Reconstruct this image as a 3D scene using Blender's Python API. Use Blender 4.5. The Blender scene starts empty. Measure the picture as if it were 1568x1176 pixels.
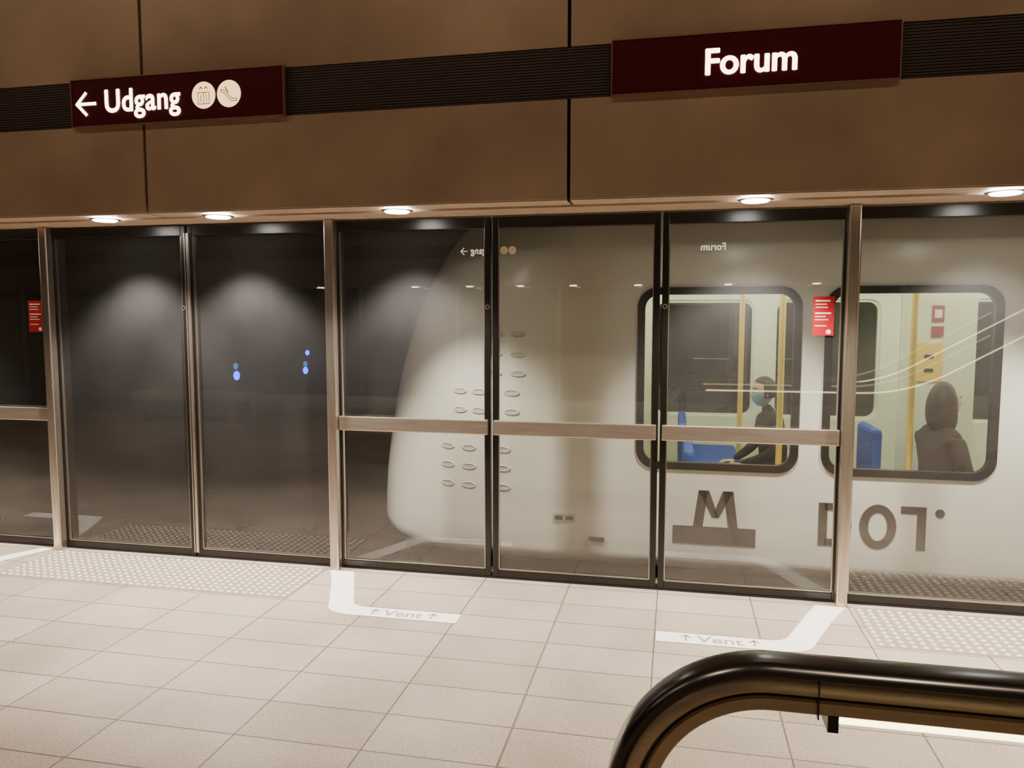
import bpy, math, random, bmesh
from mathutils import Vector, Matrix
random.seed(3)
C = bpy.context
COL = C.scene.collection

# ------------------------------------------------------------------ materials
def mat(name, col, rough=0.5, metal=0.0, emit=None, es=0.0, noise=0.0, nscale=8.0, bump=0.0, bscale=60.0, spec=0.5, stretch=None):
    m = bpy.data.materials.new(name); m.use_nodes = True
    nt = m.node_tree; b = nt.nodes['Principled BSDF']
    b.inputs['Base Color'].default_value = (*col, 1)
    b.inputs['Roughness'].default_value = rough
    b.inputs['Metallic'].default_value = metal
    b.inputs['Specular IOR Level'].default_value = spec
    if emit:
        b.inputs['Emission Color'].default_value = (*emit, 1)
        b.inputs['Emission Strength'].default_value = es
    tc = nt.nodes.new('ShaderNodeTexCoord')
    src = tc.outputs['Object']
    if stretch:
        mp = nt.nodes.new('ShaderNodeMapping'); mp.inputs['Scale'].default_value = stretch
        nt.links.new(src, mp.inputs['Vector']); src = mp.outputs['Vector']
    if noise > 0:
        n = nt.nodes.new('ShaderNodeTexNoise'); n.inputs['Scale'].default_value = nscale
        n.inputs['Detail'].default_value = 6
        nt.links.new(src, n.inputs['Vector'])
        r = nt.nodes.new('ShaderNodeValToRGB')
        r.color_ramp.elements[0].position = 0.3; r.color_ramp.elements[1].position = 0.7
        r.color_ramp.elements[0].color = (*[c*(1-noise) for c in col], 1)
        r.color_ramp.elements[1].color = (*[min(1, c*(1+noise)) for c in col], 1)
        nt.links.new(n.outputs['Fac'], r.inputs['Fac'])
        nt.links.new(r.outputs['Color'], b.inputs['Base Color'])
    if bump > 0:
        n2 = nt.nodes.new('ShaderNodeTexNoise'); n2.inputs['Scale'].default_value = bscale
        nt.links.new(src, n2.inputs['Vector'])
        bp = nt.nodes.new('ShaderNodeBump'); bp.inputs['Strength'].default_value = bump
        bp.inputs['Distance'].default_value = 0.01
        nt.links.new(n2.outputs['Fac'], bp.inputs['Height'])
        nt.links.new(bp.outputs['Normal'], b.inputs['Normal'])
    return m

def emat(name, col, s):
    m = bpy.data.materials.new(name); m.use_nodes = True
    nt = m.node_tree; nt.nodes.clear()
    e = nt.nodes.new('ShaderNodeEmission'); e.inputs['Color'].default_value = (*col, 1); e.inputs['Strength'].default_value = s
    o = nt.nodes.new('ShaderNodeOutputMaterial'); nt.links.new(e.outputs[0], o.inputs[0])
    return m

def glassmat(name, tint=(0.9, 0.9, 0.88), refl=0.07, haze=0.04, hazecol=(0.8, 0.79, 0.77)):
    m = bpy.data.materials.new(name); m.use_nodes = True
    nt = m.node_tree; nt.nodes.clear(); N = nt.nodes.new; L = nt.links.new
    o = N('ShaderNodeOutputMaterial')
    tr = N('ShaderNodeBsdfTransparent'); tr.inputs['Color'].default_value = (*tint, 1)
    gl = N('ShaderNodeBsdfGlossy'); gl.inputs['Roughness'].default_value = 0.0
    df = N('ShaderNodeBsdfDiffuse'); df.inputs['Color'].default_value = (*hazecol, 1)
    lw = N('ShaderNodeLayerWeight'); lw.inputs['Blend'].default_value = 0.5
    p = N('ShaderNodeMath'); p.operation = 'POWER'; p.inputs[1].default_value = 4.0
    ma = N('ShaderNodeMath'); ma.operation = 'MULTIPLY_ADD'; ma.inputs[1].default_value = 1-refl; ma.inputs[2].default_value = refl
    L(lw.outputs['Facing'], p.inputs[0]); L(p.outputs[0], ma.inputs[0])
    tc = N('ShaderNodeTexCoord'); ns = N('ShaderNodeTexNoise'); ns.inputs['Scale'].default_value = 3.0; ns.inputs['Detail'].default_value = 5
    L(tc.outputs['Object'], ns.inputs['Vector'])
    hm = N('ShaderNodeMapRange'); hm.inputs['To Min'].default_value = haze*0.6; hm.inputs['To Max'].default_value = haze*1.4
    L(ns.outputs['Fac'], hm.inputs['Value'])
    m1 = N('ShaderNodeMixShader'); L(hm.outputs[0], m1.inputs[0]); L(tr.outputs[0], m1.inputs[1]); L(df.outputs[0], m1.inputs[2])
    m2 = N('ShaderNodeMixShader'); L(ma.outputs[0], m2.inputs[0]); L(m1.outputs[0], m2.inputs[1]); L(gl.outputs[0], m2.inputs[2])
    L(m2.outputs[0], o.inputs[0])
    return m

M = {}
M['fascia'] = mat('fascia_panel_brown', (0.285, 0.205, 0.145), 0.38, 0.25, noise=0.18, nscale=1.8, bump=0.08, bscale=25)
M['soffit'] = mat('soffit_brown', (0.42, 0.31, 0.22), 0.5, 0.1, noise=0.1)
M['gapblack'] = mat('joint_black', (0.01, 0.008, 0.007), 0.7)
M['jointbrown'] = mat('joint_brown', (0.16, 0.12, 0.09), 0.7)
M['louvre'] = mat('louvre_dark', (0.036, 0.021, 0.016), 0.5, 0.2)
M['maroon'] = mat('sign_maroon', (0.05, 0.0008, 0.004), 0.5, noise=0.05, spec=0.15)
M['signtext'] = emat('sign_text_lit', (1.0, 0.82, 0.55), 9)
M['signtrim'] = mat('sign_trim', (0.35, 0.22, 0.15), 0.3, 0.8)
M['black'] = mat('frame_black', (0.006, 0.005, 0.004), 0.3, 0.0)
M['steel'] = mat('brushed_steel', (0.55, 0.485, 0.41), 0.28, 0.95, noise=0.15, nscale=4, stretch=(20, 20, 1))
M['rail'] = mat('push_rail_steel', (0.44, 0.375, 0.305), 0.34, 0.85, noise=0.12, nscale=4, stretch=(1, 20, 20))
M['glass'] = glassmat('screen_glass', (0.80, 0.79, 0.75), 0.11, 0.026)
M['trainglass'] = glassmat('train_glass', (0.92, 0.95, 0.90), 0.06, 0.01)
M['escglass'] = glassmat('balustrade_glass', (0.86, 0.85, 0.80), 0.05, 0.02)
M['lamp'] = emat('lamp_lens', (1.0, 0.93, 0.85), 60)
M['chrome'] = mat('lamp_ring', (0.6, 0.5, 0.42), 0.25, 0.9)
M['white'] = mat('floor_marking_white', (0.88, 0.83, 0.74), 0.5, noise=0.04)
M['marktext'] = mat('floor_marking_text', (0.30, 0.26, 0.22), 0.6)
M['stud'] = mat('tactile_studs', (0.74, 0.67, 0.57), 0.35, noise=0.06)
M['tplate'] = mat('tactile_plate', (0.27, 0.22, 0.175), 0.5, noise=0.1, nscale=30)  # darker than the studs: the shadows between them are put into this colour
M['train'] = mat('train_paint_white', (0.73, 0.76, 0.71), 0.28, noise=0.03, nscale=2)
M['traindark'] = mat('train_windshield', (0.01, 0.01, 0.012), 0.12)
M['trainint'] = mat('train_interior_cream', (0.80, 0.84, 0.64), 0.5, noise=0.04)
M['logogrey'] = mat('logo_grey', (0.05, 0.042, 0.036), 0.5)
M['rubber'] = mat('window_rubber', (0.015, 0.013, 0.013), 0.4)
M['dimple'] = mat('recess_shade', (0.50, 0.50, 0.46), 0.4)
M['yellow'] = mat('pole_yellow', (0.90, 0.62, 0.10), 0.35)
M['blue'] = mat('seat_blue', (0.02, 0.07, 0.42), 0.6, noise=0.1, nscale=30)
M['red'] = mat('notice_red', (0.32, 0.006, 0.012), 0.45)
M['paper'] = mat('notice_text', (0.85, 0.8, 0.75), 0.6)
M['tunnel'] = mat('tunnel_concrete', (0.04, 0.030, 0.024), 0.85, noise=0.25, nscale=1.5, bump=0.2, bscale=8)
M['ceil'] = mat('ceiling_concrete', (0.30, 0.22, 0.16), 0.8, noise=0.1)
M['wall'] = mat('end_wall_concrete', (0.22, 0.16, 0.12), 0.8, noise=0.1)
M['handrail'] = mat('handrail_rubber', (0.006, 0.005, 0.005), 0.22, spec=0.55)
M['bronze'] = mat('handrail_guide_bronze', (0.42, 0.34, 0.25), 0.34, 0.8, noise=0.08, nscale=3, stretch=(1, 20, 20))
M['led'] = emat('led_strip', (1.0, 0.80, 0.38), 9)
M['stepm'] = mat('escalator_step', (0.16, 0.15, 0.14), 0.4, 0.7)
M['bluelight'] = emat('signal_blue', (0.0, 0.04, 1.0), 8)
M['cyanlight'] = emat('signal_cyan', (0.0, 0.25, 0.6), 1.2)
M['intlight'] = emat('train_ceiling_light', (1.0, 0.97, 0.80), 18)
M['diffuser'] = emat('added_fixture_diffuser', (1.0, 0.80, 0.58), 6)  # glowing face of the added overhead fixtures
M['skin'] = mat('skin', (0.62, 0.40, 0.30), 0.5, noise=0.04)
M['hair'] = mat('hair_dark', (0.025, 0.015, 0.01), 0.5, noise=0.3, nscale=40, stretch=(6, 6, 1))
M['hairb'] = mat('hair_brown', (0.035, 0.016, 0.010), 0.5, noise=0.3, nscale=40, stretch=(6, 6, 1))
M['coat'] = mat('coat_dark', (0.015, 0.014, 0.018), 0.8, noise=0.2, nscale=20)
M['coatb'] = mat('coat_brown', (0.022, 0.013, 0.009), 0.85, noise=0.2, nscale=20)
M['mask'] = mat('face_mask_blue', (0.30, 0.52, 0.68), 0.7)
M['eye'] = mat('eye_dark', (0.02, 0.015, 0.01), 0.2)
M['lip'] = mat('lips', (0.45, 0.18, 0.15), 0.5)
M['shoe'] = mat('shoe_black', (0.02, 0.02, 0.02), 0.5)
M['darkglass'] = mat('dark_glazing', (0.02, 0.017, 0.015), 0.05, spec=0.6)
M['signdisc'] = emat('sign_disc_lit', (1.0, 0.60, 0.28), 2.6)
M['signline'] = mat('sign_symbol_line', (0.30, 0.13, 0.06), 0.5)

def floor_mat():
    m = bpy.data.materials.new('platform_tiles'); m.use_nodes = True
    nt = m.node_tree; N = nt.nodes.new; L = nt.links.new; b = nt.nodes['Principled BSDF']
    tc = N('ShaderNodeTexCoord'); mp = N('ShaderNodeMapping'); mp.inputs['Location'].default_value = (0.60+52, 1.43+27, 0)
    L(tc.outputs['Object'], mp.inputs['Vector'])
    br = N('ShaderNodeTexBrick'); br.offset = 0; br.squash = 1
    br.inputs['Scale'].default_value = 1; br.inputs['Brick Width'].default_value = 0.52; br.inputs['Row Height'].default_value = 0.27
    br.inputs['Mortar Size'].default_value = 0.0035; br.inputs['Mortar Smooth'].default_value = 0.2
    br.inputs['Color1'].default_value = (0.43, 0.36, 0.29, 1); br.inputs['Color2'].default_value = (0.36, 0.297, 0.236, 1)
    br.inputs['Mortar'].default_value = (0.12, 0.09, 0.07, 1)
    L(mp.outputs[0], br.inputs['Vector'])
    n = N('ShaderNodeTexNoise'); n.inputs['Scale'].default_value = 110; n.inputs['Detail'].default_value = 3; L(tc.outputs['Object'], n.inputs['Vector'])
    n2 = N('ShaderNodeTexNoise'); n2.inputs['Scale'].default_value = 1.6; n2.inputs['Detail'].default_value = 6; L(tc.outputs['Object'], n2.inputs['Vector'])
    r = N('ShaderNodeMapRange'); r.inputs['From Min'].default_value = 0.3; r.inputs['From Max'].default_value = 0.7; r.inputs['To Min'].default_value = 0.74; r.inputs['To Max'].default_value = 1.24
    L(n.outputs['Fac'], r.inputs['Value'])
    r2 = N('ShaderNodeMapRange'); r2.inputs['From Min'].default_value = 0.3; r2.inputs['From Max'].default_value = 0.7; r2.inputs['To Min'].default_value = 0.80; r2.inputs['To Max'].default_value = 1.14
    L(n2.outputs['Fac'], r2.inputs['Value'])
    mu = N('ShaderNodeMath'); mu.operation = 'MULTIPLY'; L(r.outputs[0], mu.inputs[0]); L(r2.outputs[0], mu.inputs[1])
    vm = N('ShaderNodeVectorMath'); vm.operation = 'SCALE'; L(br.outputs['Color'], vm.inputs[0]); L(mu.outputs[0], vm.inputs['Scale'])
    L(vm.outputs[0], b.inputs['Base Color'])
    b.inputs['Roughness'].default_value = 0.36
    bp = N('ShaderNodeBump'); bp.inputs['Strength'].default_value = 0.3; bp.inputs['Distance'].default_value = 0.003; bp.invert = True
    L(br.outputs['Fac'], bp.inputs['Height']); L(bp.outputs[0], b.inputs['Normal'])
    return m
M['floor'] = floor_mat()

# ------------------------------------------------------------------ mesh builder
class MB:
    def __init__(s): s.v = []; s.f = []; s.m = []; s.mats = []
    def mi(s, k):
        if k not in s.mats: s.mats.append(k)
        return s.mats.index(k)
    def add(s, vs, fs, k):
        o = len(s.v); s.v += [tuple(v) for v in vs]; i = s.mi(k)
        for f in fs: s.f.append(tuple(o+q for q in f)); s.m.append(i)
    def box(s, x0, x1, y0, y1, z0, z1, k):
        vs = [(x0,y0,z0),(x1,y0,z0),(x1,y1,z0),(x0,y1,z0),(x0,y0,z1),(x1,y0,z1),(x1,y1,z1),(x0,y1,z1)]
        s.add(vs, [(0,3,2,1),(4,5,6,7),(0,1,5,4),(1,2,6,5),(2,3,7,6),(3,0,4,7)], k)
    def ell(s, c, r, k, seg=16, rings=10, fn=None):
        vs = []; fs = []
        for i in range(rings+1):
            th = math.pi*i/rings
            for j in range(seg):
                ph = 2*math.pi*j/seg
                p = Vector((math.sin(th)*math.cos(ph), math.sin(th)*math.sin(ph), math.cos(th)))
                if fn: p = fn(p)
                vs.append((c[0]+p.x*r[0], c[1]+p.y*r[1], c[2]+p.z*r[2]))
        for i in range(rings):
            for j in range(seg):
                a = i*seg+j; b = i*seg+(j+1) % seg
                fs.append((a, a+seg, b+seg, b))
        s.add(vs, fs, k)
    def tube(s, pts, rad, k, seg=10):
        vs = []; fs = []; n = len(pts); pts = [Vector(p) for p in pts]
        for i, p in enumerate(pts):
            t = (pts[min(i+1, n-1)]-pts[max(i-1, 0)]).normalized()
            a = Vector((0, 0, 1)) if abs(t.z) < 0.9 else Vector((1, 0, 0))
            u = t.cross(a).normalized(); w = t.cross(u)
            r = rad[i] if hasattr(rad, '__len__') else rad
            for j in range(seg):
                q = 2*math.pi*j/seg; vs.append(p+u*r*math.cos(q)+w*r*math.sin(q))
        for i in range(n-1):
            for j in range(seg):
                a = i*seg+j; b = i*seg+(j+1) % seg; fs.append((a, b, b+seg, a+seg))
        fs.append(tuple(range(seg-1, -1, -1))); fs.append(tuple((n-1)*seg+j for j in range(seg)))
        s.add(vs, fs, k)
    def sweep(s, path, prof, y0, k):
        n = len(path); m = len(prof); vs = []; fs = []
        for i, (x, z) in enumerate(path):
            a = path[max(i-1, 0)]; b = path[min(i+1, n-1)]
            tx, tz = b[0]-a[0], b[1]-a[1]; l = math.hypot(tx, tz); tx /= l; tz /= l
            for dy, q in prof: vs.append((x-tz*q, y0+dy, z+tx*q))
        for i in range(n-1):
            for j in range(m):
                a = i*m+j; b = i*m+(j+1) % m; fs.append((a, a+m, b+m, b))
        fs.append(tuple(range(m))); fs.append(tuple((n-1)*m+j for j in range(m-1, -1, -1)))
        s.add(vs, fs, k)
    def build(s, name, parent=None, smooth=False, bevel=0, loc=None, rot=None):
        me = bpy.data.meshes.new(name); me.from_pydata(s.v, [], s.f)
        for k in s.mats: me.materials.append(M[k])
        for p, i in zip(me.polygons, s.m): p.material_index = i; p.use_smooth = smooth
        me.validate(); me.update()
        o = bpy.data.objects.new(name, me); COL.objects.link(o)
        if parent: o.parent = parent
        if loc: o.location = loc
        if rot: o.rotation_euler = rot
        if bevel:
            md = o.modifiers.new('bevel', 'BEVEL'); md.width = bevel; md.segments = 2; md.limit_method = 'ANGLE'
        if smooth:
            try: me.set_sharp_from_angle(angle=math.radians(40))
            except Exception: pass
        return o

def empty(name, parent=None, loc=(0, 0, 0), rot=(0, 0, 0)):
    o = bpy.data.objects.new(name, None); COL.objects.link(o); o.location = loc; o.rotation_euler = rot
    o.empty_display_size = 0.2
    if parent: o.parent = parent
    return o

def text(name, s, width, height, cx, y, z0, k, parent, bold=0.0, floor=False, spacing=1.0):
    cu = bpy.data.curves.new(name, 'FONT'); cu.body = s; cu.size = 1; cu.align_x = 'LEFT'; cu.space_character = spacing
    o = bpy.data.objects.new(name+'_tmp', cu); COL.objects.link(o)
    C.view_layer.update()
    dg = C.evaluated_depsgraph_get()
    me = bpy.data.meshes.new_from_object(o.evaluated_get(dg)); bpy.data.objects.remove(o)
    base = [(v.co.x, v.co.y) for v in me.vertices]; fs = [tuple(p.vertices) for p in me.polygons]
    bpy.data.meshes.remove(me)
    x0, x1 = min(p[0] for p in base)-bold, max(p[0] for p in base)+bold
    cap = 0.70; sx = width/(x1-x0); sy = height/cap
    offs_ = [(0, 0)] if bold == 0 else [(bold*math.cos(a*math.pi/6), bold*0.8*math.sin(a*math.pi/6)) for a in range(12)]+[(0, 0)]
    b = MB()
    for q, (ox, oy) in enumerate(offs_):
        vs = []
        for px, py in base:
            X = (px+ox-(x0+x1)/2)*sx; Y = (py+oy)*sy; e = q*0.00003
            vs.append((cx+X, y+Y, z0+e) if floor else (cx+X, y-e, z0+Y))
        b.add(vs, fs, k)
    return b.build(name, parent)

# ------------------------------------------------------------------ room shell
b = MB(); b.box(-16, 12, -10.4, 0.20, -0.25, 0.0, 'floor'); floor = b.build('floor')
b = MB(); b.box(-16, 12, -10.8, 4.6, 6.0, 6.2, 'ceil'); b.build('ceiling')
b = MB(); b.box(-16.2, -16, -10.8, 4.6, -1.3, 6.0, 'wall'); b.build('wall_left')
b = MB(); b.box(12, 12.2, -10.8, 4.6, -1.3, 6.0, 'wall'); b.build('wall_right')
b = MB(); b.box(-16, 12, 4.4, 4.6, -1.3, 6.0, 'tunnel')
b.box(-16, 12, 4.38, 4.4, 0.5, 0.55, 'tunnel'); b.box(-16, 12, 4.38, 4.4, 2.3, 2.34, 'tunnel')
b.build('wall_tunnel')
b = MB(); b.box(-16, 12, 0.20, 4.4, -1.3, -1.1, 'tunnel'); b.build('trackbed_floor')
b = MB(); b.box(-0.604, -0.596, -9.9, -0.06, 0.0, 0.0012, 'jointbrown'); b.build('trim_1')

# ------------------------------------------------------------------ fascia builder
JO = [-13.14, -10.63, -8.11, -5.60, -3.083, -0.567, 1.95, 4.466, 6.98, 9.5]
def fascia(name, parent_loc, rot, x0=-16, x1=12):
    e = empty(name, None, parent_loc, rot)
    b = MB(); js = [x0]+[j for j in JO if x0 < j < x1]+[x1]
    for a, c in zip(js[:-1], js[1:]):
        g = 0.009
        b.box(a+g, c-g, -0.44, -0.40, 2.222, 2.735, 'fascia')
        b.box(a+g, c-g, -0.44, -0.40, 3.0, 4.6, 'fascia')
        b.box(a+g, c-g, -0.435, -0.28, 2.215, 2.2215, 'soffit')
    b.build('panels', e, bevel=0.004)
    b = MB(); b.box(x0, x1, -0.385, 0.15, 2.24, 6.0, 'gapblack'); b.build('backing', e)
    b = MB(); b.box(x0, x1, -0.27, 0.15, 2.205, 2.235, 'soffit'); b.build('soffit_board', e)
    b = MB(); n = 18
    for i in range(n):
        z = 2.738+i*0.262/n
        b.box(x0, x1, -0.43, -0.39, z, z+0.0105, 'louvre')
    b.box(x0, x1, -0.40, -0.386, 2.735, 3.0, 'gapblack')
    b.build('louvre_band', e)
    return e
fascia('wall_front', (0, 0, 0), (0, 0, 0))
OPP = -10.24
fascia('wall_back', (0, OPP, 0), (0, 0, math.pi), -12, 16)

# ------------------------------------------------------------------ signs
def disc(b, cx, y, cz, r, k, seg=36, th=0.003):
    vs = [(cx+r*math.cos(2*math.pi*i/seg), y, cz+r*math.sin(2*math.pi*i/seg)) for i in range(seg)]
    b.add(vs, [tuple(range(seg))], k)
def poly(b, pts, y, k): b.add([(x, y, z) for x, z in pts], [tuple(range(len(pts)))], k)
def stroke(b, p, q, w, y, k):
    d = Vector((q[0]-p[0], q[1]-p[1])); n = Vector((-d.y, d.x)).normalized()*w/2; d = d.normalized()*w*0.3
    poly(b, [(p[0]-n.x-d.x, p[1]-n.y-d.y), (q[0]-n.x+d.x, q[1]-n.y+d.y), (q[0]+n.x+d.x, q[1]+n.y+d.y), (p[0]+n.x-d.x, p[1]+n.y-d.y)], y, k)

def signbox(e, x0, x1):
    b = MB(); b.box(x0, x1, -0.465, -0.4405, 2.735, 3.0, 'maroon')
    t = 0.006
    for (a, c, d, f) in [(x0-t, x1+t, 2.735-t, 2.735), (x0-t, x1+t, 3.0, 3.0+t), (x0-t, x0, 2.735, 3.0), (x1, x1+t, 2.735, 3.0)]:
        b.box(a, c, -0.470, -0.4405, d, f, 'signtrim')
    b.build('sign_box', e)

def forum_sign(loc, rot, x0, x1, cx):
    e = empty('station_name_sign', None, loc, rot); signbox(e, x0, x1)
    text('lettering_forum', 'Forum', 0.435, 0.124, cx, -0.468, 2.805, 'signtext', e, bold=0.028)
def exit_sign(loc, rot, x0, flip=False):
    e = empty('exit_sign', None, loc, rot); signbox(e, x0, x0+1.37)
    def X(x): return x0+(1.37-x if flip else x)
    text('lettering_udgang', 'Udgang', 0.50, 0.128, X(0.475), -0.468, 2.808, 'signtext', e, bold=0.025, spacing=1.06)
    b = MB(); y = -0.4675; s = -1 if flip else 1
    ax = X(0.035); zc = 2.862; w = 0.018
    stroke(b, (ax, zc), (ax+s*0.125, zc), w, y, 'signtext')
    stroke(b, (ax, zc), (ax+s*0.062, zc+0.062), w, y-0.0003, 'signtext'); stroke(b, (ax, zc), (ax+s*0.062, zc-0.062), w, y-0.0006, 'signtext')
    c1 = X(0.875); c2 = X(1.035)
    disc(b, c1, y, 2.868, 0.075, 'signdisc'); disc(b, c2, y, 2.868, 0.075, 'signdisc')
    y2 = y-0.001; k = 'signline'
    q = 0.035; z0 = 2.820; z1 = 2.883
    for p, r in [((c1-q, z0), (c1+q, z0)), ((c1+q, z0), (c1+q, z1)), ((c1+q, z1), (c1-q, z1)), ((c1-q, z1), (c1-q, z0)), ((c1, z0), (c1, z1)), ((c1-.018, z0+.01), (c1-.018, z1-.015)), ((c1+.018, z0+.01), (c1+.018, z1-.015))]:
        stroke(b, p, r, 0.004, y2, k)
    for sx in (-.016, .016):
        stroke(b, (c1+sx-.009, 2.903), (c1+sx, 2.914), 0.005, y2, k); stroke(b, (c1+sx, 2.914), (c1+sx+.009, 2.903), 0.005, y2, k)
    pts = [(-.05, .022), (-.03, .022), (.022, -.028), (.05, -.028), (.05, -.04), (.016, -.04), (-.036, .010), (-.05, .010)]
    for p, r in zip(pts, pts[1:]+pts[:1]): stroke(b, (c2+p[0], 2.868+p[1]), (c2+r[0], 2.868+r[1]), 0.004, y2, k)
    stroke(b, (c2-.022, 2.905), (c2-.004, 2.875), 0.006, y2, k)
    b.build('sign_symbols', e)
exit_sign((0, 0, 0), (0, 0, 0), -3.54)
forum_sign((0, 0, 0), (0, 0, 0), -0.341, 1.014, 0.335)
forum_sign((0, OPP, 0), (0, 0, math.pi), -1.25, 0.10, -0.62)
exit_sign((0, OPP, 0), (0, 0, math.pi), 2.70, True)

# ------------------------------------------------------------------ downlights
def downlight(x, y, power=1.0):
    e = empty('recessed_downlight', None, (x, y, 0))
    b = MB(); n = 28; z = 2.2035
    r0, r1 = 0.072, 0.092
    vs = []
    for i in range(n):
        a = 2*math.pi*i/n
        vs += [(r0*math.cos(a), r0*math.sin(a), z-0.004), (r1*math.cos(a), r1*math.sin(a), z+0.001)]
    b.add(vs, [(2*i, 2*i+1, (2*i+3) % (2*n), (2*i+2) % (2*n)) for i in range(n)], 'chrome')
    b.build('trim_ring', e)
    b = MB(); lo = [(r0*.9*math.cos(2*math.pi*i/n), r0*.9*math.sin(2*math.pi*i/n), z-0.010) for i in range(n)]
    hi = [(r0*math.cos(2*math.pi*i/n), r0*math.sin(2*math.pi*i/n), z-0.003) for i in range(n)]
    b.add(lo+hi, [tuple(range(n-1, -1, -1))]+[(i, (i+1) % n, n+(i+1) % n, n+i) for i in range(n)], 'lamp')
    b.build('lens', e)
    l = bpy.data.lights.new('lamp_light', 'SPOT'); l.energy = 370*power; l.spot_size = math.radians(102); l.spot_blend = 0.55
    l.color = (1.0, 0.90, 0.80); l.shadow_soft_size = 0.05
    o = bpy.data.objects.new('lamp_light', l); COL.objects.link(o); o.parent = e; o.location = (0, 0, 2.17)
for x in (-7.4, -6.6, -5.45, -3.457, -2.681, -1.556, 0.387, 1.543, 2.45, 4.3): downlight(x, -0.335)
for x in (-7.0, -5.0, -3.9, -2.9, -1.9, -0.7, 0.9, 2.4): downlight(x, OPP+0.335, 0.25)

# ------------------------------------------------------------------ screen doors
XS = [-7.2, -6.18, -5.17, -4.16, -3.12, -2.10, -1.085, -0.088, 0.925, 1.94, 2.955, 3.97, 4.98]
TY = ['d', 'd', 'f', 'd', 'd', 'f', 'f', 'f', 'd', 'd', 'f', 'f']
PX = (-4.16, -2.10, 0.925, 2.955)
def leaf(x0, x1, kind, side):
    nm = 'sliding_screen_door' if kind == 'd' else 'glass_screen_panel'
    e = empty(nm)
    ax, cx = x0+0.006, x1-0.006
    fw = 0.036; zb, zt = 0.015, 2.196
    b = MB()
    b.box(ax, ax+fw, -0.022, 0.022, zb, zt, 'black'); b.box(cx-fw, cx, -0.022, 0.022, zb, zt, 'black')
    b.box(ax+fw, cx-fw, -0.022, 0.022, zb, zb+0.04, 'black'); b.box(ax+fw, cx-fw, -0.022, 0.022, zt-0.065, zt, 'black')
    b.build('frame', e, bevel=0.003)
    b = MB(); t = 0.005
    b.box(ax+fw, ax+fw+t, -0.016, 0.0, zb+0.04, zt-0.065, 'steel'); b.box(cx-fw-t, cx-fw, -0.016, 0.0, zb+0.04, zt-0.065, 'steel')
    b.box(ax+fw, cx-fw, -0.016, 0.0, zb+0.04, zb+0.045, 'steel')
    b.build('bead', e)
    b = MB(); b.add([(ax+fw, 0.002, zb+0.04), (cx-fw, 0.002, zb+0.04), (cx-fw, 0.002, zt-0.065), (ax+fw, 0.002, zt-0.065)], [(0, 1, 2, 3)], 'glass')
    b.build('glass_pane', e)
    if kind == 'd':
        b = MB()
        if side == 'L': b.box(cx-0.004, cx+0.004, -0.034, -0.0225, zb+.02, zt-0.05, 'steel')
        else: b.box(ax-0.001, ax+0.018, -0.034, -0.0225, zb+.02, zt-0.05, 'steel')
        b.build('edge_strip', e)
    else:
        ra = x0+(0.034 if x0 in PX else 0.016); rb = x1-(0.034 if x1 in PX else 0.016)
        b = MB(); b.box(ra, rb, -0.052, -0.024, 0.895, 0.985, 'rail'); b.build('push_rail', e, bevel=0.006)
    return e
for i, k in enumerate(TY):
    side = 'L' if XS[i] in (-4.16, 0.925, -7.2) else 'R'
    leaf(XS[i], XS[i+1], k, side)
for x in PX:
    b = MB(); b.box(x-0.03, x+0.03, -0.085, -0.0225, 0.0, 2.2035, 'steel'); b.build('screen_door_post', None, bevel=0.008)
for x in (-3.155, -1.108, -0.065):
    b = MB(); n = 14
    for r, y, k in ((0.015, -0.0245, 'steel'), (0.008, -0.0255, 'black')): disc(b, x, y, 1.665, r, k, n)
    b.box(x-0.002, x+0.002, -0.0245, -0.0225, 1.66, 1.67, 'steel')
    b.build('door_lock')
b = MB(); b.box(-7.2, 4.98, -0.021, 0.06, 0.0, 0.013, 'gapblack'); b.build('trim_2')
for x0, x1 in ((-4.372, -4.252), (0.738, 0.848)):
    b = MB(); w = x1-x0
    b.box(x0, x1, -0.003, 0.0, 1.503, 1.718, 'red')
    for i, (l, hh) in enumerate([(0.7, .008), (0.55, .005), (0.6, .005), (0, 0), (0.75, .008), (0.5, .005), (0.62, .005), (0, 0), (0.55, .005)]):
        if l: b.box(x0+0.1*w, x0+(0.1+l)*w, -0.0035, -0.003, 1.690-i*0.017, 1.690-i*0.017+hh, 'paper')
    disc(b, x1-0.25*w, -0.0036, 1.524, 0.013, 'paper', 16)
    b.build('red_notice_sticker')

e = empty('opposite_screen_doors', None, (0, OPP, 0), (0, 0, math.pi))
b = MB(); x = -12
b.box(-12, 16, 0.0, 0.02, 0.02, 2.2, 'darkglass')
while x < 16:
    b.box(x-0.04, x+0.04, -0.03, -0.001, 0.0, 2.2, 'steel' if int(round((x+12)/1.015)) % 2 == 0 else 'black'); x += 1.015
b.build('glazing', e)

# ------------------------------------------------------------------ floor markings
def tactile(x0, x1, y0, y1):
    b = MB(); b.box(x0, x1, y0, y1, 0.0, 0.002, 'tplate'); s = 0.05
    nx = int((x1-x0)/s); ny = int((y1-y0)/s)
    for i in range(nx):
        for j in range(ny):
            cx = x0+(i+.5)*(x1-x0)/nx; cy = y0+(j+.5)*(y1-y0)/ny
            vs = []; n = 8
            for r, z in ((0.0145, 0.002), (0.012, 0.0062), (0.007, 0.008)):
                vs += [(cx+r*math.cos(2*math.pi*q/n), cy+r*math.sin(2*math.pi*q/n), z) for q in range(n)]
            fs = [(a*n+q, a*n+(q+1) % n, (a+1)*n+(q+1) % n, (a+1)*n+q) for a in range(2) for q in range(n)]+[tuple(range(2*n, 3*n))]
            b.add(vs, fs, 'stud')
    b.build('tactile_paving')
tactile(-4.13, -2.16, -0.60, -0.09); tactile(0.985, 2.92, -0.60, -0.09); tactile(-7.2, -5.2, -0.60, -0.09)

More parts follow.
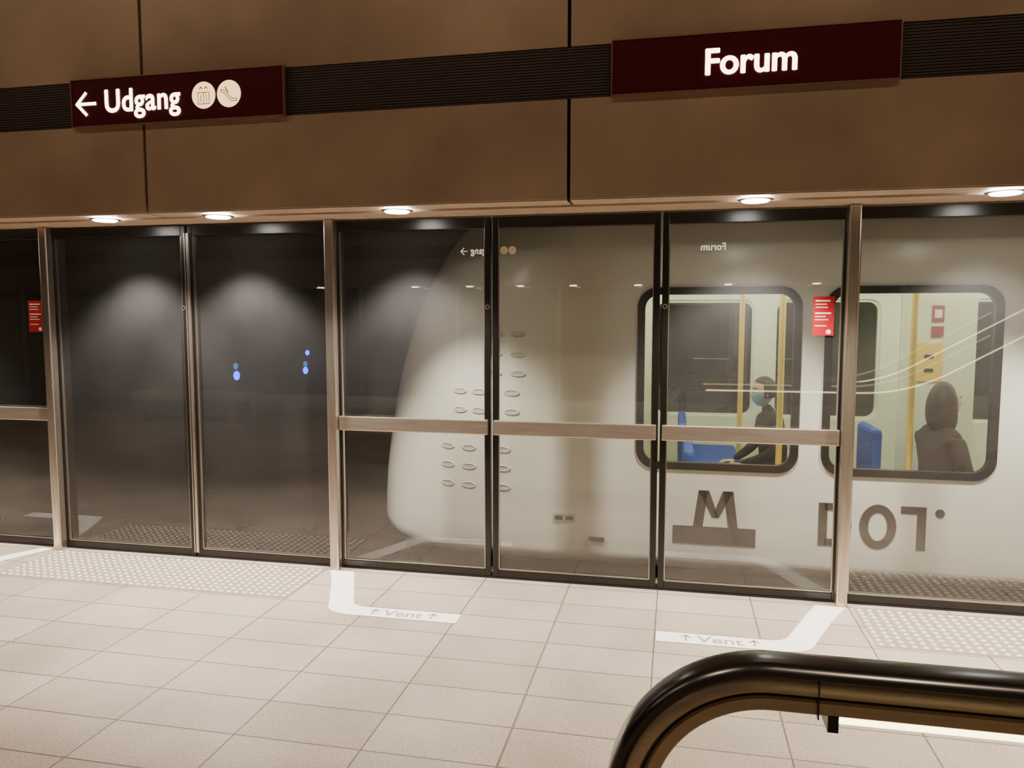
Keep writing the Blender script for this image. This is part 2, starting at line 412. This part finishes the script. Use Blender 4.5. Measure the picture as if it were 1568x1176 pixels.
def marking(sgn, cx):
    def P(x, y): return (cx+sgn*(x-cx), y, 0.0022)
    outer = [(-2.125, -0.087), (-2.02, -0.30), (-1.905, -0.57)]
    for i in range(7):
        t = i/6; p0 = Vector((-1.875, -0.645)); p1 = Vector((-1.84, -0.75)); p2 = Vector((-1.72, -0.755))
        q = p0*(1-t)**2+p1*2*t*(1-t)+p2*t*t; outer.append((q.x, q.y))
    outer.append((-1.108, -0.755))
    inner = [(-1.965, -0.087), (-1.88, -0.28), (-1.775, -0.53)]
    for i in range(7):
        t = i/6; p0 = Vector((-1.76, -0.565)); p1 = Vector((-1.735, -0.628)); p2 = Vector((-1.66, -0.63))
        q = p0*(1-t)**2+p1*2*t*(1-t)+p2*t*t; inner.append((q.x, q.y))
    inner.append((-1.108, -0.63))
    vs = [P(*p) for p in outer]+[P(*p) for p in inner]; n = len(outer)
    fs = [(i, i+1, n+i+1, n+i) if sgn > 0 else (i, n+i, n+i+1, i+1) for i in range(n-1)]
    e = empty('waiting_line_marking')
    b = MB(); b.add(vs, fs, 'white'); b.build('stripe', e)
    tx = cx+sgn*(-1.42-cx)
    text('lettering_vent', 'Vent', 0.225, 0.072, tx, -0.726, 0.003, 'marktext', e, bold=0.012, floor=True)
    b = MB()
    for dx in (-0.165, 0.165):
        a = tx+dx; w = 0.011
        def st(p, q):
            d = Vector((q[0]-p[0], q[1]-p[1])); nn = Vector((-d.y, d.x)).normalized()*w/2
            b.add([(p[0]-nn.x, p[1]-nn.y, .003), (q[0]-nn.x, q[1]-nn.y, .003), (q[0]+nn.x, q[1]+nn.y, .003), (p[0]+nn.x, p[1]+nn.y, .003)], [(0, 1, 2, 3)], 'marktext')
        st((a, -0.725), (a, -0.66)); st((a-.025, -0.685), (a, -0.658)); st((a, -0.658), (a+.025, -0.685))
    b.build('arrows', e)
marking(1, -0.59); marking(-1, -0.59)
b = MB(); b.add([(-4.30, -0.052, .0022), (-4.195, -0.052, .0022), (-4.42, -0.60, .0022), (-4.57, -0.60, .0022)], [(0, 3, 2, 1)], 'white')
b.add([(-5.15, -0.755, .0022), (-4.50, -0.755, .0022), (-4.42, -0.60, .0022), (-5.15, -0.63, .0022)], [(0, 1, 2, 3)], 'white')
b.build('floor_stripe')

# ------------------------------------------------------------------ train
YC = 1.675
def lerp(tab, z):
    if z <= tab[0][0]: return tab[0][1]
    for (a, p), (c, q) in zip(tab[:-1], tab[1:]):
        if z <= c:
            t = (z-a)/(c-a); return p+(q-p)*t
    return tab[-1][1]
def smooth_tab(tab, z):
    return (lerp(tab, z-0.12)+2*lerp(tab, z)+lerp(tab, z+0.12)+lerp(tab, z-0.06)+lerp(tab, z+0.06))/6
NEAR = [(0.0, 0.36), (0.1, 0.35), (1.85, 0.35), (2.1, 0.375), (2.4, 0.45), (2.7, 0.62), (2.9, 0.85), (3.05, 1.2)]
XF = [(-0.2, -2.26), (0.0, -2.30), (0.1, -2.31), (0.5, -2.285), (0.82, -2.235), (1.2, -2.16), (1.51, -2.07), (1.8, -1.95), (2.1, -1.78), (2.4, -1.52), (2.7, -1.1), (2.9, -0.7), (3.05, -0.3)]
def near(z): return lerp(NEAR, z) if z < 0.1 else smooth_tab(NEAR, z)
def xf(z): return smooth_tab(XF, z)
LN = 1.25; PP = 2.15
def plan(z, t):
    W = YC-near(z); ph = t*math.pi/2
    cx = xf(z)+LN
    return cx-LN*math.sin(ph)**(2/PP), YC-W*math.cos(ph)**(2/PP)
zs = [-0.005, 0.01, 0.035, 0.07]+[0.1+0.1*i for i in range(19)]+[2.0, 2.1, 2.2, 2.3, 2.4, 2.5, 2.6, 2.7, 2.8, 2.9, 2.97, 3.05]
zs = sorted(set(round(z, 3) for z in zs))
XE = 9.0
vs = []; NT = 36
for zi, z in enumerate(zs):
    inset = {0: 0.085, 1: 0.04, 2: 0.014}.get(zi, 0)
    row = [(XE, near(z)+inset)]
    c0 = xf(z)+LN
    for i in range(1, 8): row.append((XE+(c0-XE)*i/8, near(z)+inset))
    for i in range(NT+1):
        x, y = plan(z, i/NT)
        row.append((x+inset*(i/NT), y+inset*(1-i/NT)))
    full = row+[(x, 2*YC-y) for x, y in reversed(row[:-1])]
    vs += [(x, y, z) for x, y in full]
m = len(full); fs = []
for i in range(len(zs)-1):
    for j in range(m-1):
        fs.append((i*m+j, (i+1)*m+j, (i+1)*m+j+1, i*m+j+1))
fs.append(tuple(range(m))); fs.append(tuple((len(zs)-1)*m+j for j in range(m-1, -1, -1)))
me = bpy.data.meshes.new('train_body'); me.from_pydata(vs, [], fs)
for k in ('train', 'trainint', 'traindark'): me.materials.append(M[k])
for p in me.polygons:
    c = p.center; p.use_smooth = True
    if abs(c.y-YC) < 0.50 and 1.15 < c.z < 2.3 and c.x < 0: p.material_index = 2
bm = bmesh.new(); bm.from_mesh(me); bmesh.ops.recalc_face_normals(bm, faces=bm.faces)
bm.to_mesh(me); bm.free()
body = bpy.data.objects.new('body_shell', me); COL.objects.link(body)
train = empty('metro_train'); body.parent = train
sd = body.modifiers.new('solid', 'SOLIDIFY'); sd.thickness = 0.05; sd.offset = -1; sd.material_offset = 1
WIN = [(-0.235, 0.735), (0.865, 1.821), (2.25, 3.2), (3.33, 4.3)]
WZ = (0.655, 1.788)
def rrect(x0, x1, z0, z1, r, n=7):
    pts = []
    for cx, cz, a0 in ((x1-r, z1-r, 0), (x0+r, z1-r, 90), (x0+r, z0+r, 180), (x1-r, z0+r, 270)):
        for i in range(n+1):
            a = math.radians(a0+90*i/n); pts.append((cx+r*math.cos(a), cz+r*math.sin(a)))
    return pts
cut = MB()
for x0, x1 in WIN:
    pts = rrect(x0+0.02, x1-0.02, WZ[0]+0.02, WZ[1]-0.02, 0.10); n = len(pts)
    v = [(x, 0.0, z) for x, z in pts]+[(x, 3.6, z) for x, z in pts]
    cut.add(v, [tuple(range(n)), tuple(range(2*n-1, n-1, -1))]+[(i, n+i, n+(i+1) % n, (i+1) % n) for i in range(n)], 'rubber')
cutter = cut.build('cutter_tmp')
bm = bmesh.new(); bm.from_mesh(cutter.data); bmesh.ops.recalc_face_normals(bm, faces=bm.faces); bm.to_mesh(cutter.data); bm.free()
bo = body.modifiers.new('cut', 'BOOLEAN'); bo.operation = 'DIFFERENCE'; bo.object = cutter; bo.solver = 'EXACT'
C.view_layer.update(); dg = C.evaluated_depsgraph_get()
nm = bpy.data.meshes.new_from_object(body.evaluated_get(dg))
body.modifiers.clear(); body.data = nm
try: nm.set_sharp_from_angle(angle=math.radians(35))
except Exception: pass
bpy.data.objects.remove(cutter)
# dark underframe and wheels below the body
low = [(XE-.1, 0.47)]+[(plan(0.1, i/16)[0]+0.16*(i/16), plan(0.1, i/16)[1]+0.12*(1-i/16)) for i in range(17)]
low = low+[(x, 2*YC-y) for x, y in reversed(low[:-1])]; n = len(low)
b = MB(); b.add([(x, y, -0.02) for x, y in low]+[(x+(.15 if x < 0 else 0), y+(.05 if y < YC else -.05), -0.72) for x, y in low],
                [tuple(range(n)), tuple(range(2*n-1, n-1, -1))]+[(i, n+i, n+(i+1) % n, (i+1) % n) for i in range(n)], 'rubber')
for wx in (-0.4, 1.2, 5.2, 6.8):
    for wy in (0.85, 2.4): b.tube([(wx, wy-.06, -0.74), (wx, wy+.06, -0.74)], 0.34, 'stepm', 24)
b.build('underframe', train)
for x0, x1 in WIN:
    for yy, s in ((0.35, -1), (2*YC-0.35, 1)):
        o_ = rrect(x0, x1, WZ[0], WZ[1], 0.12); i_ = rrect(x0+0.045, x1-0.045, WZ[0]+0.045, WZ[1]-0.045, 0.085); n = len(o_)
        b = MB(); ya = yy+s*0.012; yb = yy-s*0.03
        v = [(x, ya, z) for x, z in o_]+[(x, ya, z) for x, z in i_]+[(x, yb, z) for x, z in i_]+[(x, yb, z) for x, z in o_]
        b.add(v, [(a*n+i, a*n+(i+1) % n, ((a+1) % 4)*n+(i+1) % n, ((a+1) % 4)*n+i) for a in range(4) for i in range(n)], 'rubber' if s < 0 else 'trainint')
        b.build('window_gasket', train)
        b = MB(); b.add([(x, yy-s*0.01, z) for x, z in i_], [tuple(range(n))], 'trainglass'); b.build('window_pane', train)
def near_y(x, z):
    c = xf(z)+LN
    if x > c: return near(z)
    s = ((c-x)/LN)**(PP/2)
    return YC-(YC-near(z))*math.sqrt(max(0, 1-s*s))**(2/PP)
b = MB()
for r in range(9):
    z = 1.49-0.125*r
    cols = [-1.16, -1.00] if r < 3 else [-1.41, -1.27, -1.04] if r < 5 else [-1.50, -1.34, -1.10]
    for x in cols:
        n = 20; vsx = []
        for (rr, dy) in ((1.0, 0.003), (0.95, -0.005), (0.86, -0.008), (0.76, -0.0045), (0.4, -0.0035)):
            for q in range(n):
                a = 2*math.pi*q/n; px = x+0.056*rr*math.cos(a); pz = z+0.019*rr*math.sin(a)
                vsx.append((px, near_y(px, pz)+dy, pz))
        b.add(vsx, [(a*n+q, a*n+(q+1) % n, (a+1)*n+(q+1) % n, (a+1)*n+q) for a in range(3) for q in range(n)], 'train')
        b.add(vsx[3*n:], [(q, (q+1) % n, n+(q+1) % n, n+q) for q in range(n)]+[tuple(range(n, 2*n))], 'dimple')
b.build('nose_grips', train, smooth=True)
b = MB(); b.box(-0.76, -0.62, 0.343, 0.349, 0.28, 0.335, 'dimple'); b.box(-0.75, -0.70, 0.340, 0.343, 0.295, 0.32, 'logogrey'); b.box(-0.68, -0.63, 0.340, 0.343, 0.295, 0.32, 'logogrey')
b.box(-0.53, -0.43, 0.340, 0.349, 0.165, 0.19, 'logogrey'); b.build('side_hatches', train)
b = MB(); yl = 0.3465
b.box(0.0, 0.502, yl, 0.3495, 0.185, 0.298, 'logogrey')
def P(pts, k='logogrey'): poly(b, pts, yl, k)
zb, zt = 0.298, 0.528; xl, xr = 0.125, 0.395; w = 0.058
P([(xl, zb), (xl+w, zb), (xl+0.03+w, zt), (xl+0.03, zt)]); P([(xr-w, zb), (xr, zb), (xr-0.03, zt), (xr-0.03-w, zt)])
xm = (xl+xr)/2
P([(xl+0.03, zt), (xl+0.03+w*1.1, zt), (xm+0.02, zb+0.06), (xm-0.02, zb+0.06)]); P([(xr-0.03, zt), (xr-0.03-w*1.1, zt), (xm-0.02, zb+0.06), (xm+0.02, zb+0.06)])
def ring(cx, cz, rx, rz, w, a0, a1, n=24):
    v = []
    for i in range(n+1):
        a = math.radians(a0+(a1-a0)*i/n)
        v += [(cx+rx*math.cos(a), yl, cz+rz*math.sin(a)), (cx+(rx-w)*math.cos(a), yl, cz+(rz-w)*math.sin(a))]
    b.add(v, [(2*i, 2*i+1, 2*i+3, 2*i+2) for i in range(n)], 'logogrey')
zb, zt = 0.222, 0.486; zc = (zb+zt)/2; w = 0.050
P([(0.865, zb), (0.865+w, zb), (0.865+w, zt), (0.865, zt)])
P([(0.90, zb), (0.95, zb), (0.95, zb+w*.9), (0.90, zb+w*.9)]); P([(0.90, zt), (0.95, zt), (0.95, zt-w*.9), (0.90, zt-w*.9)])
ring(0.945, zc, 0.108, (zt-zb)/2, w, -90, 90); ring(1.200, zc, 0.103, (zt-zb)/2+.004, w, 0, 360, 36)
P([(1.325, zt-w*.9), (1.465, zt-w*.9), (1.465, zt), (1.325, zt)]); P([(1.415, zb), (1.465, zb), (1.465, zt-w*.9), (1.415, zt-w*.9)])
v = [(1.538+0.026*math.cos(2*math.pi*i/20), yl, 0.452+0.026*math.sin(2*math.pi*i/20)) for i in range(20)]
b.add(v, [tuple(range(20))], 'logogrey')
b.build('livery_logo', train)
b = MB(); b.box(-0.55, 8.9, 0.42, 2.93, 0.05, 0.07, 'logogrey'); b.build('car_floor', train)
b = MB(); b.box(-0.55, 8.9, 0.50, 2.85, 2.12, 2.15, 'trainint'); b.box(-0.50, 8.9, 0.95, 1.10, 2.09, 2.12, 'intlight'); b.box(-0.50, 8.9, 2.25, 2.40, 2.09, 2.12, 'intlight'); b.build('car_ceiling', train)
b = MB(); b.box(-0.60, -0.55, 0.41, 2.94, 0.07, 2.15, 'trainint'); b.build('bulkhead', train)
b = MB()
for x, y in ((0.72, 1.10), (1.52, 0.95), (2.6, 1.3), (3.8, 1.3), (0.55, 2.35)):
    b.tube([(x, y, 0.07), (x, y, 2.1)], 0.022, 'yellow', 12)
b.tube([(-0.5, 1.2, 1.95), (8.5, 1.2, 1.95)], 0.016, 'yellow', 10)
b.build('grab_poles', train, smooth=True)
b = MB()
b.box(1.60, 2.10, 1.55, 1.58, 0.3, 2.1, 'trainint'); b.box(1.70, 1.88, 1.54, 1.549, 1.14, 1.42, 'yellow')
b.box(1.76, 1.82, 1.535, 1.54, 1.21, 1.235, 'black'); b.box(1.76, 1.82, 1.535, 1.54, 1.31, 1.335, 'black')
b.box(1.80, 1.88, 1.54, 1.549, 1.46, 1.54, 'red'); b.box(1.80, 1.88, 1.54, 1.549, 1.57, 1.69, 'red'); b.box(1.815, 1.865, 1.535, 1.539, 1.60, 1.66, 'paper')
b.build('partition_screen', train)
def seat(x, y0, y1, d, h=0.8):
    b = MB(); s = d
    b.box(min(x, x+s*0.45), max(x, x+s*0.45), y0, y1, 0.36, 0.43, 'blue')
    b.box(min(x, x-s*0.07), max(x, x-s*0.07), y0, y1, 0.38, h, 'blue')
    b.box(min(x+s*.1, x+s*0.3), max(x+s*.1, x+s*0.3), y0+0.1, y0+0.2, 0.07, 0.36, 'steel')
    b.build('passenger_seat', train, bevel=0.03)
seat(0.13, 0.55, 1.2, 1, 0.74); seat(0.95, 1.15, 2.1, -1, 0.85); seat(1.36, 0.95, 1.4, 1, 0.86); seat(0.10, 1.9, 2.8, 1, 0.74); seat(3.0, 0.6, 1.2, -1, 0.85)

# ------------------------------------------------------------------ passengers
def passenger(nm, loc, rotz, scale, coat, hair, mask, longhair, lean=0.0):
    e = empty(nm, None, loc, (0, 0, rotz)); e.scale = (scale,)*3
    V = []; R = []; E = []
    def av(p, r, par=None):
        V.append(p); R.append(r); i = len(V)-1
        if par is not None: E.append((par, i))
        return i
    pel = av((0, 0, .53), .14); wa = av((.0, 0, .68), .125, pel); ch = av((.02+lean*.3, 0, .86), .145, wa); uc = av((.03+lean*.5, 0, .99), .115, ch)
    nk = av((.04+lean*.7, 0, 1.075), .052, uc); nk2 = av((.055+lean*.9, 0, 1.14), .05, nk)
    for s in (1, -1):
        sh = av((.02+lean*.4, s*.175, .995), .066, uc); el = av((.08+lean*.5, s*.225, .74), .050, sh); fo = av((.22, s*.17, .67), .042, el); wr = av((.33, s*.10, .63), .028, fo)
        hp = av((.05, s*.10, .52), .10, pel); th = av((.26, s*.11, .53), .085, hp); kn = av((.47, s*.11, .53), .066, th); cf = av((.46, s*.11, .33), .055, kn); an = av((.45, s*.11, .11), .040, cf)
    me = bpy.data.meshes.new('clothed_body'); me.from_pydata(V, E, []); o = bpy.data.objects.new('clothed_body', me); COL.objects.link(o)
    sk = o.modifiers.new('skin', 'SKIN'); sk.use_smooth_shade = True
    for i, r in enumerate(R):
        me.skin_vertices[0].data[i].radius = (r, r); me.skin_vertices[0].data[i].use_root = (i == 0)
    ss = o.modifiers.new('sub', 'SUBSURF'); ss.levels = 2; ss.render_levels = 2
    me.materials.append(M[coat]); o.parent = e
    b = MB()
    for s in (1, -1):
        b.ell((.375, s*.085, .615), (.05, .038, .016), 'skin', 12, 8)
        for q, (dy, ln) in enumerate(((-.028, .062), (-.010, .075), (.009, .070), (.027, .055))):
            y = s*.085+dy
            b.tube([(.405, y, .617), (.405+ln*.5, y, .612), (.405+ln*.85, y, .592), (.405+ln, y, .575)], [.0095, .009, .008, .006], 'skin', 8)
        b.tube([(.35, s*.055, .615), (.375, s*.035, .605), (.40, s*.03, .595)], [.012, .010, .007], 'skin', 8)
        b.ell((.51, s*.11, .045), (.125, .045, .045), 'shoe', 14, 8, lambda p: Vector((p.x, p.y*(1+.15*p.x), max(p.z, -.98)*(1-.25*max(0, p.x)))))
    b.build('hands_and_shoes', e, smooth=True)
    hx = .075+lean; hz = 1.245
    def skull(p):
        q = p.copy()
        if q.z < 0: q.y *= 1-.30*(-q.z)**1.3; q.x *= (1-.12*(-q.z)) if q.x > 0 else (1-.35*(-q.z))
        if q.x > .75: q.x = .75+(q.x-.75)*.6
        if abs(q.z-.12) < .18 and q.x > .5 and .15 < abs(q.y) < .6: q.x -= .07
        return q
    b = MB(); b.ell((hx, 0, hz), (.105, .078, .125), 'skin', 28, 20, skull)
    b.tube([(hx+.088, 0, hz+.018), (hx+.102, 0, hz-.008), (hx+.113, 0, hz-.030), (hx+.095, 0, hz-.040)], [.008, .011, .015, .010], 'skin', 10)
    for s in (1, -1):
        b.ell((hx+.082, s*.031, hz+.012), (.012, .014, .009), 'paper', 10, 6); b.ell((hx+.091, s*.031, hz+.012), (.005, .006, .006), 'eye', 8, 6)
        b.tube([(hx+.092, s*.014, hz+.034), (hx+.090, s*.035, hz+.040), (hx+.076, s*.052, hz+.034)], .004, hair, 6)
        b.ell((hx-.005, s*.078, hz-.005), (.020, .010, .033), 'skin', 10, 8)
    if not mask: b.ell((hx+.090, 0, hz-.062), (.010, .025, .007), 'lip', 12, 6)
    b.build('head', e, smooth=True)
    if mask:
        b = MB()
        def mk(p):
            q = skull(p)
            if q.x < .15: q.x = .15
            if q.z > -.05: q.z = -.05
            return q
        b.ell((hx+.006, 0, hz), (.118, .084, .128), 'mask', 24, 18, mk)
        for s in (1, -1): b.tube([(hx+.03, s*.078, hz-.02), (hx-.01, s*.083, hz+.02)], .002, 'paper', 6)
        b.build('face_mask', e, smooth=True)
    b = MB()
    def hr(p):
        q = p.copy()
        if q.x > .25 and q.z < .52: q.x = .25; q.y *= 1.0
        if q.z < -.45: q.z = -.45; q.x *= .9
        return q
    if longhair:
        def lh(p):
            q = p.copy(); q.x = min(q.x, .45)
            if q.z < 0: q.y *= 1+.30*(-q.z)
            if q.z < -.9: q.z = -.9
            return q
        b.ell((hx-.028, 0, hz-.055), (.118, .105, .205), hair, 30, 22, lh)
    else:
        b.ell((hx-.006, 0, hz+.014), (.116, .089, .132), hair, 28, 18, hr)
    b.build('hair', e, smooth=True)
    return e
passenger('seated_passenger', (0.74, 1.50, 0.0), math.radians(195), 0.84, 'coat', 'hair', True, False, 0.04)
passenger('seated_passenger', (1.64, 0.78, 0.0), math.radians(20), 0.86, 'coatb', 'hairb', False, True, -0.02)

# ------------------------------------------------------------------ tunnel signals (on slim posts from the trackbed)
for grp in ([(-5.45, 0.87, 0.05, 'bluelight'), (-5.46, 0.99, 0.035, 'cyanlight')], [(-4.50, 0.95, 0.038, 'bluelight'), (-4.47, 1.17, 0.028, 'bluelight'), (-4.50, 1.03, 0.03, 'cyanlight')], [(-3.12, 1.26, 0.014, 'bluelight')]):
    b = MB(); x0 = grp[0][0]; zt = max(g[1] for g in grp)
    b.tube([(x0, 4.33, -1.1), (x0, 4.33, zt)], 0.014, 'rubber', 8); b.box(x0-.06, x0+.06, 4.27, 4.37, -1.1, -1.08, 'rubber')
    for x, z, r, k in grp:
        b.box(min(x, x0)-.01, max(x, x0)+.01, 4.30, 4.34, z-.01, z+.01, 'rubber'); b.ell((x, 4.29, z), (r*.85, .03, r*1.2), k, 14, 10)
    b.build('tunnel_signal_lamp', None, smooth=True)

# ------------------------------------------------------------------ escalator
esc = empty('escalator')
R = 0.295; cxh, czh = 0.18, 0.705
path = [(cxh+R*math.cos(math.radians(a)), czh+R*math.sin(math.radians(a))) for a in range(270, 89, -4)]
path += [(0.18+0.2*i, 1.0) for i in range(1, 8)]
RB = 1.4; x0 = 1.7
path += [(x0+RB*math.sin(math.radians(a)), 1.0+RB*(1-math.cos(math.radians(a)))) for a in range(0, 31, 3)]
xe, ze = path[-1]; path += [(xe+i*0.8, ze+i*0.8*math.tan(math.radians(30))) for i in range(1, 8)]
def offs(p, d):
    out = []
    for i, (x, z) in enumerate(p):
        a = p[max(i-1, 0)]; c = p[min(i+1, len(p)-1)]; tx, tz = c[0]-a[0], c[1]-a[1]; l = math.hypot(tx, tz)
        out.append((x-tz/l*d, z+tx/l*d))
    return out
hp = [(-.040, -.010), (-.034, -.003), (-.020, 0), (.020, 0), (.034, -.003), (.040, -.010), (.040, -.018), (.032, -.025), (-.032, -.025), (-.040, -.018)]
gp = [(-.028, -.025), (.028, -.025), (.034, -.034), (.034, -.050), (.028, -.054), (-.028, -.054), (-.034, -.050), (-.034, -.034)]
gp3 = [(-.024, -.060), (.024, -.060), (.028, -.064), (.028, -.084), (.024, -.087), (-.024, -.087), (-.028, -.084), (-.028, -.064)]
for yb in (-3.14, -4.26):
    b = MB(); b.sweep(path, hp, yb, 'handrail'); b.build('handrail', esc, smooth=True)
    b = MB(); b.sweep(path, gp, yb, 'bronze'); b.sweep(path, [(-.018, -.053), (.018, -.053), (.018, -.063), (-.018, -.063)], yb, 'black'); b.sweep(path, gp3, yb, 'bronze'); b.build('handrail_guide', esc, smooth=True)
    lp = [p for p in path if p[0] >= 0.37 and p[1] > 0.95]
    b = MB(); b.sweep([(0.29, 1.0)]+lp, [(-.012, -.0875), (.012, -.0875), (.012, -.105), (-.012, -.105)], yb, 'led'); b.build('led_strip', esc)
    b = MB(); b.box(0.268, 0.286, yb-.0285, yb+.0285, 0.886, 0.916, 'black'); b.box(0.250, 0.2525, yb-.0355, yb+.0355, 0.91, 0.974, 'black'); b.build('guide_joint', esc)
    up = offs(path, -0.086); upp = up[6:]
    lw_ = []
    for x, z in reversed(path):
        if z > 0.98 and x > cxh: lw_.append((x, z-0.80))
    lw_ += [(0.18, 0.20)]
    pg = upp+lw_
    b = MB(); b.add([(x, yb, z) for x, z in pg], [tuple(range(len(pg)))], 'escglass'); b.build('glass_balustrade', esc)
    base = [(0.0, 0.22), (0.18, 0.22)]+[(x, z-0.78) for x, z in path if z > 0.98 and x > 0.19]
    b = MB(); b.sweep(base, [(-.09, 0), (.09, 0), (.09, -.20), (-.09, -.20)], yb, 'bronze'); b.build('skirt_deck', esc)
b = MB(); b.box(0.0, 1.2, -4.16, -3.24, 0.0, 0.015, 'stepm')
for i in range(22): b.box(0.75, 1.2, -4.16+i*0.042, -4.14+i*0.042, 0.015, 0.022, 'steel')
x = 1.2; z = 0.015
while x < 7.4:
    if x > 1.9: z += 0.2 if x > 2.3 else 0.12
    b.box(x, x+0.36, -4.16, -3.24, z-0.16 if z > .1 else 0.0, z, 'stepm'); x += 0.36
b.build('steps', esc)

# ------------------------------------------------------------------ bench behind (seen as reflection)
b = MB(); b.box(-8.3, -6.3, -6.4, -5.9, 0.34, 0.45, 'soffit'); b.box(-8.1, -7.9, -6.35, -5.95, 0, 0.34, 'wall'); b.box(-6.7, -6.5, -6.35, -5.95, 0, 0.34, 'wall')
b.build('platform_bench', None, bevel=0.01)

# ------------------------------------------------------------------ overhead fixtures out of view, added for ambient light
for x in (-9, -5.5, -2, 1.5, 5):
    e = empty('added_overhead_fixture', None, (x, -3.6, 5.7))
    b = MB(); b.box(-1.0, 1.0, -0.15, 0.15, 0.02, 0.12, 'chrome'); b.build('housing', e)
    b = MB(); b.box(-0.95, 0.95, -0.12, 0.12, 0.0, 0.02, 'diffuser'); b.build('diffuser', e)
    b = MB(); b.tube([(-.8, 0, .12), (-.8, 0, .30)], .01, 'steel'); b.tube([(.8, 0, .12), (.8, 0, .30)], .01, 'steel'); b.build('hangers', e)
    l = bpy.data.lights.new('added_floor_spot', 'SPOT'); l.energy = 420; l.spot_size = math.radians(70); l.spot_blend = 0.8; l.shadow_soft_size = 0.25; l.color = (1.0, 0.78, 0.57)  # added spot to brighten the floor, cone kept off the fascia
    o = bpy.data.objects.new('added_floor_spot', l); COL.objects.link(o); o.parent = e; o.location = (0, -0.3, -0.03)
    l = bpy.data.lights.new('added_fascia_fill', 'AREA'); l.shape = 'RECTANGLE'; l.size = 1.9; l.size_y = 0.24; l.energy = 32; l.color = (1.0, 0.74, 0.50)  # added weak fill to lift the fascia
    o = bpy.data.objects.new('added_fascia_fill', l); COL.objects.link(o); o.parent = e; o.location = (0, 0, -0.02)

# ------------------------------------------------------------------ world, camera
w = bpy.data.worlds.new('world'); C.scene.world = w; w.use_nodes = True
w.node_tree.nodes['Background'].inputs[0].default_value = (0.5, 0.35, 0.25, 1); w.node_tree.nodes['Background'].inputs[1].default_value = 0.01
cd = bpy.data.cameras.new('camera'); cam = bpy.data.objects.new('camera', cd); COL.objects.link(cam)
cd.sensor_width = 36; cd.lens = 1180/1568*36; cd.clip_start = 0.05
cam.location = (0, -4.53, 1.6); cam.rotation_euler = (math.radians(85.1), 0, math.radians(12.0))
C.scene.camera = cam
